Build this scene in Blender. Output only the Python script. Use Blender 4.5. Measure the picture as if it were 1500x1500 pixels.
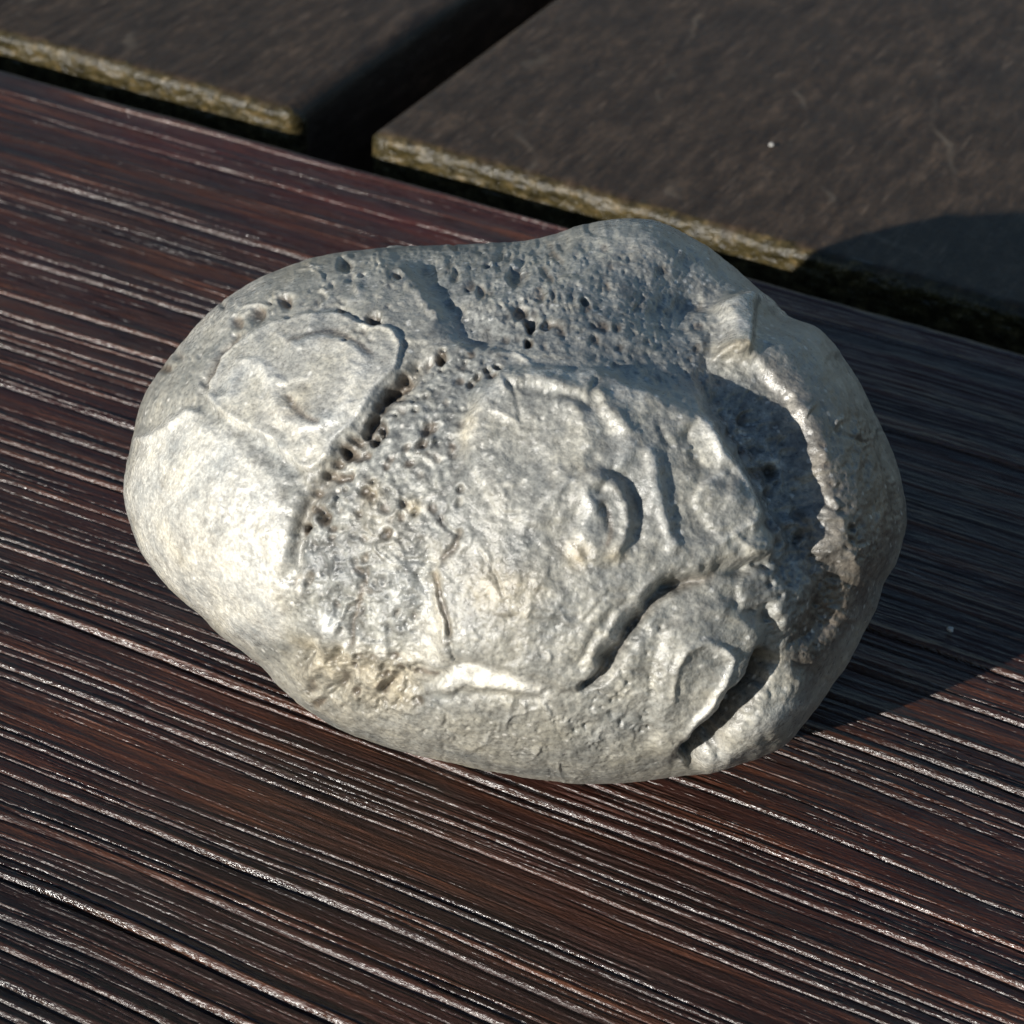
import bpy, bmesh, math, random
import numpy as np
from mathutils import Matrix, Vector

for o in list(bpy.data.objects):
    bpy.data.objects.remove(o)
SC = bpy.context.scene
COL = SC.collection
RNG = np.random.RandomState(7)
random.seed(7)

# ------------------------------------------------------------------ camera
F_PX = 3383.34                      # focal length in pixels of a 1500 px wide frame
CAM = np.array([0.06564454, -0.14799003, 0.13429371])
RW = np.array([[0.88454508, -0.2932401, 0.36275371],
               [0.46520344, 0.4976595, -0.73206611],
               [0.03414331, 0.81629974, 0.57661856]])   # camera axes (right, up, back) as columns
cd = bpy.data.cameras.new('camera')
cam = bpy.data.objects.new('camera', cd)
COL.objects.link(cam)
M = Matrix.Identity(4)
for i in range(3):
    for j in range(3):
        M[i][j] = RW[i][j]
    M[i][3] = CAM[i]
cam.matrix_world = M
cd.sensor_width = 36.0
cd.lens = 36.0 * F_PX / 1500.0
cd.clip_start = 0.01
cd.clip_end = 200.0
cd.dof.use_dof = True
cd.dof.focus_distance = 0.192
cd.dof.aperture_fstop = 80.0
SC.camera = cam

# ------------------------------------------------------------------ sky and sun
SUN_EL = math.radians(17.9)
SUN_AZ = math.radians(73.8 + 180.0)          # direction towards the sun, counter-clockwise from +X
world = bpy.data.worlds.new('World')
SC.world = world
world.use_nodes = True
wn = world.node_tree.nodes
bg = wn['Background']
sky = wn.new('ShaderNodeTexSky')
sky.sky_type = 'NISHITA'
sky.sun_disc = False
sky.sun_elevation = SUN_EL
sky.sun_rotation = math.radians(90.0) - SUN_AZ
sky.air_density = 1.2
sky.dust_density = 0.2
sky.ozone_density = 3.0
world.node_tree.links.new(sky.outputs[0], bg.inputs[0])
bg.inputs[1].default_value = 0.07
sd = bpy.data.lights.new('sun', 'SUN')
sd.energy = 5.0
sd.angle = math.radians(0.53)
sd.color = (1.0, 0.96, 0.895)
sun = bpy.data.objects.new('sun', sd)
COL.objects.link(sun)
sdir = Vector((math.cos(SUN_EL) * math.cos(SUN_AZ), math.cos(SUN_EL) * math.sin(SUN_AZ), math.sin(SUN_EL)))
sun.rotation_euler = sdir.to_track_quat('Z', 'Y').to_euler()
sun.location = sdir * 2.0
SC.view_settings.view_transform = 'Standard'
SC.view_settings.look = 'None'
SC.view_settings.exposure = 0.45
SC.view_settings.gamma = 1.0


# ------------------------------------------------------------------ numpy noise
def _h(ix, iy, iz, seed):
    n = (ix * 374761393 + iy * 668265263 + iz * 1274126177 + seed * 362437) & 0xFFFFFFFF
    n = ((n ^ (n >> 13)) * 1274126177) & 0xFFFFFFFF
    n = n ^ (n >> 16)
    return (n & 0xFFFF).astype(np.float32) / 32767.5 - 1.0


def noise3(x, y, z, seed=0):
    xi, yi, zi = np.floor(x), np.floor(y), np.floor(z)
    fx, fy, fz = (x - xi).astype(np.float32), (y - yi).astype(np.float32), (z - zi).astype(np.float32)
    xi, yi, zi = xi.astype(np.int64), yi.astype(np.int64), zi.astype(np.int64)
    ux, uy, uz = [t * t * t * (t * (t * 6 - 15) + 10) for t in (fx, fy, fz)]
    r = 0
    for dx in (0, 1):
        for dy in (0, 1):
            for dz in (0, 1):
                w = (ux if dx else 1 - ux) * (uy if dy else 1 - uy) * (uz if dz else 1 - uz)
                r = r + w * _h(xi + dx, yi + dy, zi + dz, seed)
    return r


def noise2(x, y, seed=0):
    xi, yi = np.floor(x), np.floor(y)
    fx, fy = (x - xi).astype(np.float32), (y - yi).astype(np.float32)
    xi, yi = xi.astype(np.int64), yi.astype(np.int64)
    ux, uy = [t * t * t * (t * (t * 6 - 15) + 10) for t in (fx, fy)]
    r = 0
    for dx in (0, 1):
        for dy in (0, 1):
            w = (ux if dx else 1 - ux) * (uy if dy else 1 - uy)
            r = r + w * _h(xi + dx, yi + dy, np.zeros_like(xi), seed)
    return r


def fbm2(x, y, octv=4, seed=0):
    r, a = 0, 1.0
    for k in range(octv):
        r = r + a * noise2(x, y, seed + k * 17)
        x, y, a = x * 2.03, y * 2.03, a * 0.5
    return r


def fbm3(x, y, z, octv=4, seed=0, gain=0.5):
    r, a = 0, 1.0
    for k in range(octv):
        r = r + a * noise3(x, y, z, seed + k * 17)
        x, y, z, a = x * 2.03, y * 2.03, z * 2.03, a * gain
    return r


def sstep(e0, e1, x):
    t = np.clip((x - e0) / (e1 - e0), 0, 1)
    return t * t * (3 - 2 * t)


# ------------------------------------------------------------------ mesh and material helpers
def mesh_from_np(name, co, quads, mat, attrs=None, smooth=True):
    me = bpy.data.meshes.new(name)
    nv, nq = len(co), len(quads)
    me.vertices.add(nv)
    me.vertices.foreach_set('co', np.ascontiguousarray(co, dtype=np.float32).ravel())
    me.loops.add(nq * 4)
    me.loops.foreach_set('vertex_index', np.ascontiguousarray(quads, dtype=np.int32).ravel())
    me.polygons.add(nq)
    me.polygons.foreach_set('loop_start', np.arange(0, nq * 4, 4, dtype=np.int32))
    me.update(calc_edges=True)
    me.polygons.foreach_set('use_smooth', np.full(nq, smooth, dtype=bool))
    for an, av in (attrs or {}).items():
        a = me.attributes.new(an, 'FLOAT', 'POINT')
        a.data.foreach_set('value', np.ascontiguousarray(av, dtype=np.float32))
    me.materials.append(mat)
    me.validate()
    return me


def link(name, me, parent=None):
    o = bpy.data.objects.new(name, me)
    COL.objects.link(o)
    if parent is not None:
        o.parent = parent
    return o


class NT:
    """small node-tree writer"""
    def __init__(self, name):
        self.m = bpy.data.materials.new(name)
        self.m.use_nodes = True
        self.t = self.m.node_tree
        self.b = self.t.nodes['Principled BSDF']

    def n(self, typ, **kw):
        nd = self.t.nodes.new(typ)
        for k, v in kw.items():
            if k.startswith('i_'):
                nd.inputs[k[2:].replace('_', ' ')].default_value = v
            else:
                setattr(nd, k, v)
        return nd

    def l(self, a, b):
        self.t.links.new(a, b)

    def setin(self, sock, v):
        if hasattr(v, 'is_linked') or isinstance(v, bpy.types.NodeSocket):
            self.l(v, sock)
        else:
            sock.default_value = v

    def noise(self, vec, scale, detail=4.0, rough=0.55):
        nd = self.n('ShaderNodeTexNoise')
        nd.inputs['Scale'].default_value = scale
        nd.inputs['Detail'].default_value = detail
        nd.inputs['Roughness'].default_value = rough
        if vec is not None:
            self.l(vec, nd.inputs['Vector'])
        return nd.outputs['Fac']

    def mapping(self, vec, scale, loc=(0, 0, 0), rot=(0, 0, 0)):
        nd = self.n('ShaderNodeMapping')
        nd.inputs['Scale'].default_value = scale
        nd.inputs['Location'].default_value = loc
        nd.inputs['Rotation'].default_value = rot
        self.l(vec, nd.inputs['Vector'])
        return nd.outputs[0]

    def ramp(self, fac, stops):
        nd = self.n('ShaderNodeValToRGB')
        el = nd.color_ramp.elements
        while len(el) < len(stops):
            el.new(0.5)
        for e, (p, c) in zip(el, stops):
            e.position = p
            e.color = (*c, 1) if len(c) == 3 else c
        self.l(fac, nd.inputs[0])
        return nd.outputs[0]

    def mix(self, fac, a, b, mode='MIX'):
        nd = self.n('ShaderNodeMix', data_type='RGBA', blend_type=mode)
        self.setin(nd.inputs[0], fac)
        for s, v in ((nd.inputs[6], a), (nd.inputs[7], b)):
            if isinstance(v, tuple):
                s.default_value = (*v, 1) if len(v) == 3 else v
            else:
                self.l(v, s)
        return nd.outputs[2]

    def math(self, op, a, b=None, clamp=False):
        nd = self.n('ShaderNodeMath', operation=op, use_clamp=clamp)
        self.setin(nd.inputs[0], a)
        if b is not None:
            self.setin(nd.inputs[1], b)
        return nd.outputs[0]

    def maprange(self, v, a, b, c=0.0, d=1.0):
        nd = self.n('ShaderNodeMapRange')
        self.l(v, nd.inputs[0])
        for i, q in enumerate((a, b, c, d)):
            nd.inputs[i + 1].default_value = q
        return nd.outputs[0]

    def attr(self, name):
        nd = self.n('ShaderNodeAttribute', attribute_name=name)
        return nd.outputs['Fac']

    def bump(self, h, strength, dist, prev=None):
        nd = self.n('ShaderNodeBump')
        nd.inputs['Strength'].default_value = strength
        nd.inputs['Distance'].default_value = dist
        self.l(h, nd.inputs['Height'])
        if prev is not None:
            self.l(prev, nd.inputs['Normal'])
        return nd.outputs[0]


def board_material():
    """dark red-brown oiled hardwood, grain along X, with raised grain catching the light"""
    t = NT('oiled_dark_hardwood')
    co = t.n('ShaderNodeTexCoord').outputs['Object']
    g1 = t.mapping(co, (18, 420, 420))
    g2 = t.mapping(co, (60, 2200, 2200))
    n1 = t.noise(g1, 1.0, 6, 0.6)
    n2 = t.noise(g2, 1.0, 5, 0.65)
    blot = t.noise(t.mapping(co, (22, 45, 45)), 1.0, 4, 0.6)
    c1 = t.ramp(n1, [(0.30, (0.011, 0.006, 0.005)), (0.50, (0.031, 0.016, 0.012)), (0.72, (0.110, 0.042, 0.020))])
    c2 = t.ramp(n2, [(0.3, (0.22, 0.20, 0.20)), (0.7, (1.6, 1.5, 1.45))])
    c = t.mix(1.0, c1, c2, 'MULTIPLY')
    red = t.ramp(blot, [(0.42, (0, 0, 0)), (0.68, (1, 1, 1))])
    c = t.mix(t.math('MULTIPLY', red, 0.45), c, (0.062, 0.017, 0.012))
    wear = t.attr('wear')                                  # worn back edge of the board where the red timber shows
    c = t.mix(wear, c, (0.080, 0.017, 0.013))
    greyn = t.noise(t.mapping(co, (40, 160, 160), (3, 1, 0)), 1.0, 5, 0.6)
    c = t.mix(t.maprange(greyn, 0.55, 0.80, 0, 0.35), c, (0.060, 0.046, 0.040))
    # polished fibres beside the furrows; broken sun glints are painted into their colour
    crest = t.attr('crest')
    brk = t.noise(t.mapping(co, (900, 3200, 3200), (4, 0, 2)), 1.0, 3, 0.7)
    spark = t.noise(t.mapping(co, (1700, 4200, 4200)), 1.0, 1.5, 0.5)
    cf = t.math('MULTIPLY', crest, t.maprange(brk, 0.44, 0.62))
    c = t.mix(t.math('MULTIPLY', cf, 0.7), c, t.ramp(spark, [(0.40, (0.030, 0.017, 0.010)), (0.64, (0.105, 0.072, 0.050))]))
    t.l(c, t.b.inputs['Base Color'])
    r = t.maprange(n2, 0.35, 0.65, 0.34, 0.46)
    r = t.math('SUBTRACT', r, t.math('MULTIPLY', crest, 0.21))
    t.l(r, t.b.inputs['Roughness'])
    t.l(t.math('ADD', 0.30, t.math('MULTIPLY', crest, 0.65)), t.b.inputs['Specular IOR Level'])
    b = t.bump(n2, 0.6, 0.00034)
    b = t.bump(t.math('MULTIPLY', spark, t.math('ADD', 0.6, crest)), 1.0, 0.00013, b)
    t.l(b, t.b.inputs['Normal'])
    return t.m


def slat_material():
    """weathered dull brown hardwood, grain along Y; greenish end grain"""
    t = NT('weathered_hardwood')
    tc = t.n('ShaderNodeTexCoord').outputs['Object']
    n1 = t.noise(t.mapping(tc, (420, 110, 420)), 1.0, 7, 0.7)
    n2 = t.noise(t.mapping(tc, (1900, 600, 1900)), 1.0, 5, 0.75)
    blot = t.noise(t.mapping(tc, (55, 45, 55)), 1.0, 5, 0.6)
    c = t.ramp(n1, [(0.30, (0.020, 0.014, 0.010)), (0.52, (0.048, 0.034, 0.024)), (0.72, (0.100, 0.070, 0.048))])
    c = t.mix(1.0, c, t.ramp(n2, [(0.3, (0.5, 0.49, 0.48)), (0.72, (1.5, 1.42, 1.32))]), 'MULTIPLY')
    c = t.mix(t.maprange(blot, 0.45, 0.7, 0, 0.5), c, (0.027, 0.021, 0.017))
    # pale scratches: thin arcs left by things dragged over the table
    wv = t.n('ShaderNodeTexWave', wave_type='RINGS', rings_direction='SPHERICAL')
    t.l(t.mapping(tc, (1, 1, 1), (-0.030, -0.150, 0)), wv.inputs['Vector'])
    wv.inputs['Scale'].default_value = 17.0
    wv.inputs['Distortion'].default_value = 1.6
    wv.inputs['Detail'].default_value = 2.0
    wv.inputs['Detail Scale'].default_value = 6.0
    ring = t.maprange(wv.outputs['Fac'], 0.985, 1.0)
    patch = t.maprange(t.noise(t.mapping(tc, (60, 60, 60), (7, 2, 0)), 1.0, 3, 0.6), 0.52, 0.66)
    c = t.mix(t.math('MULTIPLY', t.math('MULTIPLY', ring, patch), 0.3), c, (0.23, 0.19, 0.14))
    scr = t.noise(t.mapping(tc, (1100, 110, 1100), (1, 5, 0), (0, 0, 0.2)), 1.0, 4, 0.75)
    c = t.mix(t.maprange(scr, 0.58, 0.74, 0, 0.6), c, (0.19, 0.14, 0.10))
    # end grain: olive-tinted
    e = t.attr('end')
    en = t.noise(t.mapping(tc, (700, 700, 900)), 1.0, 5, 0.65)
    ec = t.ramp(en, [(0.34, (0.012, 0.010, 0.004)), (0.54, (0.045, 0.035, 0.014)), (0.74, (0.14, 0.098, 0.042))])
    c = t.mix(e, c, ec)
    t.l(c, t.b.inputs['Base Color'])
    t.l(t.math('SUBTRACT', t.maprange(n2, 0.3, 0.7, 0.42, 0.66), t.math('MULTIPLY', e, 0.26)), t.b.inputs['Roughness'])
    t.l(t.math('ADD', 0.16, t.math('MULTIPLY', e, 0.16)), t.b.inputs['Specular IOR Level'])
    b = t.bump(n2, 0.45, 0.0002)
    b = t.bump(t.math('MULTIPLY', t.noise(t.mapping(tc, (1500, 1500, 1500)), 1.0, 2, 0.55), t.math('ADD', 0.35, t.math('MULTIPLY', e, 1.1))), 1.0, 0.0002, b)
    t.l(b, t.b.inputs['Normal'])
    return t.m


def rail_material():
    t = NT('dark_rail_wood')
    tc = t.n('ShaderNodeTexCoord').outputs['Object']
    n = t.noise(t.mapping(tc, (20, 400, 400)), 1.0, 5, 0.6)
    t.l(t.ramp(n, [(0.3, (0.006, 0.005, 0.004)), (0.7, (0.016, 0.012, 0.010))]), t.b.inputs['Base Color'])
    t.b.inputs['Roughness'].default_value = 0.8
    return t.m


def stone_material():
    t = NT('fossil_limestone')
    co = t.n('ShaderNodeTexCoord').outputs['Object']
    shell, stain, dark, white = t.attr('shell'), t.attr('stain'), t.attr('matrix'), t.attr('white')  # matrix is dark rock, deepened where the hollow's shade is painted
    n1 = t.noise(co, 110, 6, 0.62)
    n2 = t.noise(co, 620, 5, 0.65)
    n3 = t.noise(co, 2600, 4, 0.7)
    base = t.ramp(n1, [(0.30, (0.185, 0.182, 0.165)), (0.52, (0.265, 0.258, 0.233)), (0.72, (0.36, 0.347, 0.307))])
    base = t.mix(t.math('MULTIPLY', shell, 0.85), base,
                 t.ramp(n1, [(0.3, (0.41, 0.40, 0.37)), (0.7, (0.56, 0.55, 0.515))]))
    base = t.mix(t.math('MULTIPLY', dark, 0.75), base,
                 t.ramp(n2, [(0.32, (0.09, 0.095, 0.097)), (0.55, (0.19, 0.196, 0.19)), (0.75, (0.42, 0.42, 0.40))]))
    base = t.mix(t.math('MULTIPLY', stain, 0.8), base,
                 t.ramp(n2, [(0.3, (0.24, 0.19, 0.11)), (0.7, (0.50, 0.43, 0.31))]))
    base = t.mix(t.math('MULTIPLY', t.attr('dirt_shade'), 0.8), base, t.ramp(n2, [(0.3, (0.055, 0.042, 0.030)), (0.7, (0.13, 0.10, 0.075))]))  # brown soil in pits and cracks, plus shade painted into clefts
    base = t.mix(white, base, t.ramp(n2, [(0.3, (0.55, 0.53, 0.48)), (0.6, (0.80, 0.79, 0.75))]))
    # larger drifts of cooler and browner rock
    n4 = t.noise(t.mapping(co, (1, 1, 1), (3, 1, 2)), 260, 5, 0.6)
    base = t.mix(1.0, base, t.ramp(n4, [(0.30, (0.60, 0.63, 0.67)), (0.5, (1, 1, 1)), (0.70, (1.17, 1.14, 1.07))]), 'MULTIPLY')
    # grains of calcite
    vo = t.n('ShaderNodeTexVoronoi', feature='F1')
    vo.inputs['Scale'].default_value = 1100.0
    t.l(co, vo.inputs['Vector'])
    grain = t.math('MULTIPLY', t.maprange(vo.outputs['Distance'], 0.30, 0.16), t.maprange(t.noise(co, 700, 3, 0.6), 0.48, 0.60))
    base = t.mix(t.math('MULTIPLY', grain, 0.5), base, (0.72, 0.70, 0.66))
    base = t.mix(1.0, base, t.ramp(n2, [(0.28, (0.70, 0.69, 0.68)), (0.5, (1, 1, 1)), (0.75, (1.18, 1.17, 1.15))]), 'MULTIPLY')
    base = t.mix(1.0, base, t.ramp(n3, [(0.3, (0.62, 0.62, 0.62)), (0.5, (1, 1, 1)), (0.7, (1.40, 1.39, 1.36))]), 'MULTIPLY')
    base = t.mix(1.0, base, (1.0, 1.0, 0.985), 'MULTIPLY')
    t.l(base, t.b.inputs['Base Color'])
    t.l(t.math('SUBTRACT', t.maprange(n3, 0.35, 0.65, 0.26, 0.50), t.math('MULTIPLY', shell, 0.16)), t.b.inputs['Roughness'])
    t.b.inputs['Specular IOR Level'].default_value = 0.7
    b = t.bump(n2, 0.40, 0.0003)
    b = t.bump(n3, 0.5, 0.00018, b)
    b = t.bump(t.noise(co, 6000, 2, 0.5), 0.4, 0.00006, b)
    t.l(b, t.b.inputs['Normal'])
    return t.m


MAT_BOARD, MAT_SLAT, MAT_RAIL, MAT_STONE = board_material(), slat_material(), rail_material(), stone_material()

# ------------------------------------------------------------------ the table: one board along X, slats along Y behind it
BACK_Y = 0.0800      # back edge of the front board
SLAT_Y = 0.0893      # front ends of the slats
table = bpy.data.objects.new('wooden_table', None)
COL.objects.link(table)
table['label'] = 'dark brown wooden tabletop of grooved boards and slats under the stone'
table['category'] = 'table'


def grid_quads(nr, nc):
    i = np.arange(nr * nc).reshape(nr, nc)
    return np.stack([i[:-1, :-1], i[:-1, 1:], i[1:, 1:], i[1:, :-1]], -1).reshape(-1, 4)


def front_board():
    xs = np.concatenate([np.linspace(-0.40, -0.165, 24)[:-1], np.linspace(-0.165, 0.085, 270), np.linspace(0.085, 0.34, 25)[1:]])
    y_top = np.concatenate([np.linspace(-0.085, -0.066, 30)[:-1], np.linspace(-0.066, 0.0, 760), np.linspace(0.0, BACK_Y - 0.0012, 640)[1:]])
    X, Y = np.meshgrid(xs, y_top)
    # the grain wanders slowly along the board
    Yw = Y + 0.0016 * noise2(X * 9, Y * 6, 3) + 0.00035 * noise2(X * 45, Y * 70, 4)
    Z = np.zeros_like(X)
    CR = np.zeros_like(X)
    # raised-grain ridges and open cracks: each furrow has its own run along X
    rs = np.random.RandomState(21)
    yy = -0.088
    while yy < BACK_Y:
        kind = rs.rand()
        if kind < 0.16:
            dep, wid = rs.uniform(0.00045, 0.00070), rs.uniform(0.00030, 0.00044)
        elif kind < 0.66:
            dep, wid = rs.uniform(0.00020, 0.00034), rs.uniform(0.00017, 0.00027)
        else:
            dep, wid = rs.uniform(0.00008, 0.00016), rs.uniform(0.00011, 0.00018)
        if yy > 0.045:
            dep *= 0.95
        if yy > 0.068:
            dep *= 0.6
        x0 = rs.uniform(-0.2, 0.0)
        ln = rs.uniform(0.08, 0.35) if kind >= 0.16 else rs.uniform(0.14, 0.4)
        cx = rs.uniform(-0.16, 0.08)
        band = np.abs(y_top - yy) < 0.0042
        if band.any():
            d = Yw[band] - yy - 0.0004 * noise2(X[band] * 14, np.full_like(X[band], yy * 900), 5) - 0.00016 * noise2(X[band] * 75, np.full_like(X[band], yy * 500), 7)
            run = sstep(ln * 0.5 + 0.012, ln * 0.5 - 0.012, np.abs(X[band] - cx))
            run = run * np.clip(0.70 + 0.30 * noise2(X[band] * 130, np.full_like(X[band], yy * 700), 8) + 0.40 * noise2(X[band] * 45, np.full_like(X[band], yy * 1300), 6), 0.08, 1.2)
            # steep wall on the near side, longer sunlit wall on the far side, small lip above it
            prof = np.where(d < 0, np.exp(-(d / (wid * 0.6)) ** 2), np.exp(-(d / (wid * 0.62)) ** 2))
            lip = 0.45 * np.exp(-((d - wid * 1.5) / (wid * 1.0)) ** 2)
            Z[band] += dep * run * (lip - prof)
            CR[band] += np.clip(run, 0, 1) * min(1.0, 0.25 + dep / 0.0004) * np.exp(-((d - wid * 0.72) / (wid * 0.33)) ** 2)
        yy += rs.uniform(0.0008, 0.0018)
    # hairline checks between the main furrows
    for k in range(750):
        yy = rs.uniform(-0.066, BACK_Y - 0.002); cx = rs.uniform(-0.15, 0.075); ln = rs.uniform(0.010, 0.06)
        dep, wid = rs.uniform(0.00003, 0.00009), rs.uniform(0.00008, 0.00013)
        sel = np.where(np.abs(y_top - yy) < 0.0032)[0]; cel = np.where(np.abs(xs - cx) < ln * 0.6)[0]
        if len(sel) < 2 or len(cel) < 2:
            continue
        q = np.ix_(sel, cel)
        d = Yw[q] - yy - 0.00010 * noise2(X[q] * 90, np.full_like(X[q], yy * 700), 18)
        run = sstep(ln * 0.5, ln * 0.3, np.abs(X[q] - cx))
        Z[q] += dep * run * (0.5 * np.exp(-((d - wid * 1.4) / wid) ** 2) - np.exp(-(d / (wid * 0.7)) ** 2))
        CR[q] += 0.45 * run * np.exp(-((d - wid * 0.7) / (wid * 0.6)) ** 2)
    Z += 0.000045 * fbm2(X * 130, Yw * 2600, 3, 9) + 0.00010 * noise2(X * 20, Yw * 330, 12)
    Z += 0.000030 * noise2(X * 800, Yw * 5200, 15)
    # rounded back edge, back face, and front face
    rad = 0.0012
    rowsY, rowsZ = [Y], [Z]
    for a in np.linspace(15, 90, 6):
        ar = math.radians(a)
        rowsY.append(np.full((1, len(xs)), BACK_Y - rad + rad * math.sin(ar)) + 0.00012 * noise2(xs * 120, np.zeros_like(xs), 31)[None])
        rowsZ.append(Z[-1:] - rad * (1 - math.cos(ar)))
    for zz in (-0.008, -0.022):
        rowsY.append(np.full((1, len(xs)), BACK_Y)); rowsZ.append(np.full((1, len(xs)), zz))
    rowsY.append(np.full((1, len(xs)), -0.085)); rowsZ.append(np.full((1, len(xs)), -0.022))
    rowsY.append(Y[:1]); rowsZ.append(Z[:1])
    Ya, Za = np.concatenate(rowsY), np.concatenate(rowsZ)
    Xa = np.broadcast_to(xs, Ya.shape)
    co = np.stack([Xa, Ya, Za], -1).reshape(-1, 3)
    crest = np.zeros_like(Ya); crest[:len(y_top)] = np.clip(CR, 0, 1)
    wear = sstep(0.058, 0.074, Ya + 0.010 * noise2(Xa * 60, Ya * 160, 40)) * (0.45 + 0.5 * noise2(Xa * 30, Ya * 300, 41))
    wear = np.clip(wear * sstep(-0.135, -0.07, Xa) * 0.75, 0, 0.6)
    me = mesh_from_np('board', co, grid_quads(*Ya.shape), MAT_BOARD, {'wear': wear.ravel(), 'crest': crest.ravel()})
    return link('board', me, table)


def slat(x0, x1, y1=0.62, dense=True):
    """one slat with rounded long edges and a rounded front end, grain along Y"""
    r = 0.0024
    nx = 240 if dense else 40
    # cross-section across X (top and both side faces)
    sx, sz = [x0], [-0.022]
    for a in np.linspace(0, 90, 6):
        sx.append(x0 + r - r * math.cos(math.radians(a))); sz.append(-r + r * math.sin(math.radians(a)))
    xm = np.linspace(x0 + r, x1 - r, nx)[1:-1]
    sx += list(xm); sz += [0.0] * len(xm)
    for a in np.linspace(90, 0, 6):
        sx.append(x1 - r + r * math.cos(math.radians(a))); sz.append(-r + r * math.sin(math.radians(a)))
    sx.append(x1); sz.append(-0.022)
    sx, sz = np.array(sx), np.array(sz)
    # along Y: end face rows, rounded arris, then the top
    re = 0.0015
    rows = [(SLAT_Y, -0.022), (SLAT_Y, -0.012), (SLAT_Y, -0.006)]
    rows += [(SLAT_Y, -z) for z in np.linspace(0.0045, re, 14)]
    for a in np.linspace(15, 90, 6):
        rows.append((SLAT_Y + re * (1 - math.cos(math.radians(a))), -re + re * math.sin(math.radians(a))))
    yb = np.concatenate([np.linspace(SLAT_Y + re, 0.20, 120 if dense else 20)[1:], np.linspace(0.20, y1, 30)[1:]])
    rows += [(y, 0.0) for y in yb]
    ry, rz = np.array([q[0] for q in rows]), np.array([q[1] for q in rows])
    Xa = np.broadcast_to(sx, (len(rows), len(sx))).copy()
    Ya = np.broadcast_to(ry[:, None], Xa.shape).copy()
    Za = np.minimum(sz[None], rz[:, None]).copy()
    top = (Za > -0.0005)
    Za = Za + top * (0.00005 * noise2(Xa * 900, Ya * 30, 51) + 0.00010 * noise2(Xa * 180, Ya * 14, 52))
    endm = sstep(SLAT_Y + 0.0016, SLAT_Y + 0.0001, Ya + 0.0004 * fbm2(Xa * 500, Za * 500 + Ya * 300, 3, 55))
    # corners rounded in plan
    dx = np.minimum(Xa - x0, x1 - Xa); rc = 0.0022
    Ya = Ya + rc * (1 - np.sqrt(np.clip(1 - (np.clip(rc - dx, 0, rc) / rc) ** 2, 0, 1))) * sstep(0.02, 0.0, Ya - SLAT_Y)
    # sawn, slightly chipped end
    Ya = Ya + (endm * 0.00016 * fbm2(Xa * 420, Za * 900, 3, 53)) * (Za > -0.012)
    Za = Za - endm * (Za > -0.002) * 0.00012 * np.abs(fbm2(Xa * 380, Ya * 0, 3, 57))
    co = np.stack([Xa, Ya, Za], -1).reshape(-1, 3)
    me = mesh_from_np('slat', co, grid_quads(*Xa.shape), MAT_SLAT, {'end': endm.ravel()})
    return link('slat', me, table)


front_board()
slat(-0.0756, 0.0298)
slat(-0.1860, -0.0865)
slat(0.0423, 0.1423, dense=False)
slat(-0.2990, -0.1985, dense=False)

bm = bmesh.new()
bmesh.ops.create_cube(bm, size=1.0, matrix=Matrix.Translation((-0.03, 0.095, -0.0365)) @ Matrix.Diagonal((0.72, 0.07, 0.028, 1)))
bmesh.ops.bevel(bm, geom=list(bm.edges), offset=0.002, segments=2, affect='EDGES')
me = bpy.data.meshes.new('support_rail'); bm.to_mesh(me); bm.free(); me.materials.append(MAT_RAIL)
link('support_rail', me, table)

# ------------------------------------------------------------------ the stone
# Relief of its visible side, drawn as a map: 1 cell = 1/16 mm on the stone; heights in mm.
GX0, GY0, GW, GH = 140, 270, 1230, 910
gx, gy = np.meshgrid(np.arange(GW) + GX0, np.arange(GH) + GY0)
gx = gx.astype(np.float32); gy = gy.astype(np.float32)
# organic wobble so that no edge is drawn with a ruler
wx = gx + 6 * noise2(gx / 38, gy / 38, 60) + 1.8 * noise2(gx / 13, gy / 13, 61) + 0.7 * noise2(gx / 5, gy / 5, 64)
wy = gy + 6 * noise2(gx / 38, gy / 38, 62) + 1.8 * noise2(gx / 13, gy / 13, 63) + 0.7 * noise2(gx / 5, gy / 5, 65)
HT = np.zeros((GH, GW), np.float32)
REL = 0.48                                   # overall strength of the worn relief
SHELL = np.zeros_like(HT); STAIN = np.zeros_like(HT); MTX_SHADE = np.zeros_like(HT); WHITE = np.zeros_like(HT); ROUGH = np.zeros_like(HT); DIRT_SHADE = np.zeros_like(HT)  # dark maps hold rock tone and soil, plus painted shade


def win(pts, pad):
    p = np.array(pts, float)
    x0, y0 = np.maximum((p.min(0) - pad - (GX0, GY0)).astype(int), 0)
    x1, y1 = (p.max(0) + pad - (GX0, GY0)).astype(int)
    return (slice(y0, min(y1, GH)), slice(x0, min(x1, GW))), p


def pdist(p, X, Y, closed=False):
    """distance to a polyline and position 0..1 along it"""
    best = np.full(X.shape, 1e9, np.float32); tt = np.zeros_like(best)
    q = np.vstack([p, p[:1]]) if closed else p
    L = np.r_[0, np.cumsum(np.hypot(*np.diff(q, axis=0).T))]
    for i in range(len(q) - 1):
        a, b = q[i], q[i + 1]
        d = b - a; l2 = (d @ d) or 1e-9
        t = np.clip(((X - a[0]) * d[0] + (Y - a[1]) * d[1]) / l2, 0, 1)
        ds = np.hypot(X - a[0] - t * d[0], Y - a[1] - t * d[1])
        m = ds < best
        best[m] = ds[m]; tt[m] = ((L[i] + t * (L[i + 1] - L[i])) / L[-1])[m]
    return best, tt


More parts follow.
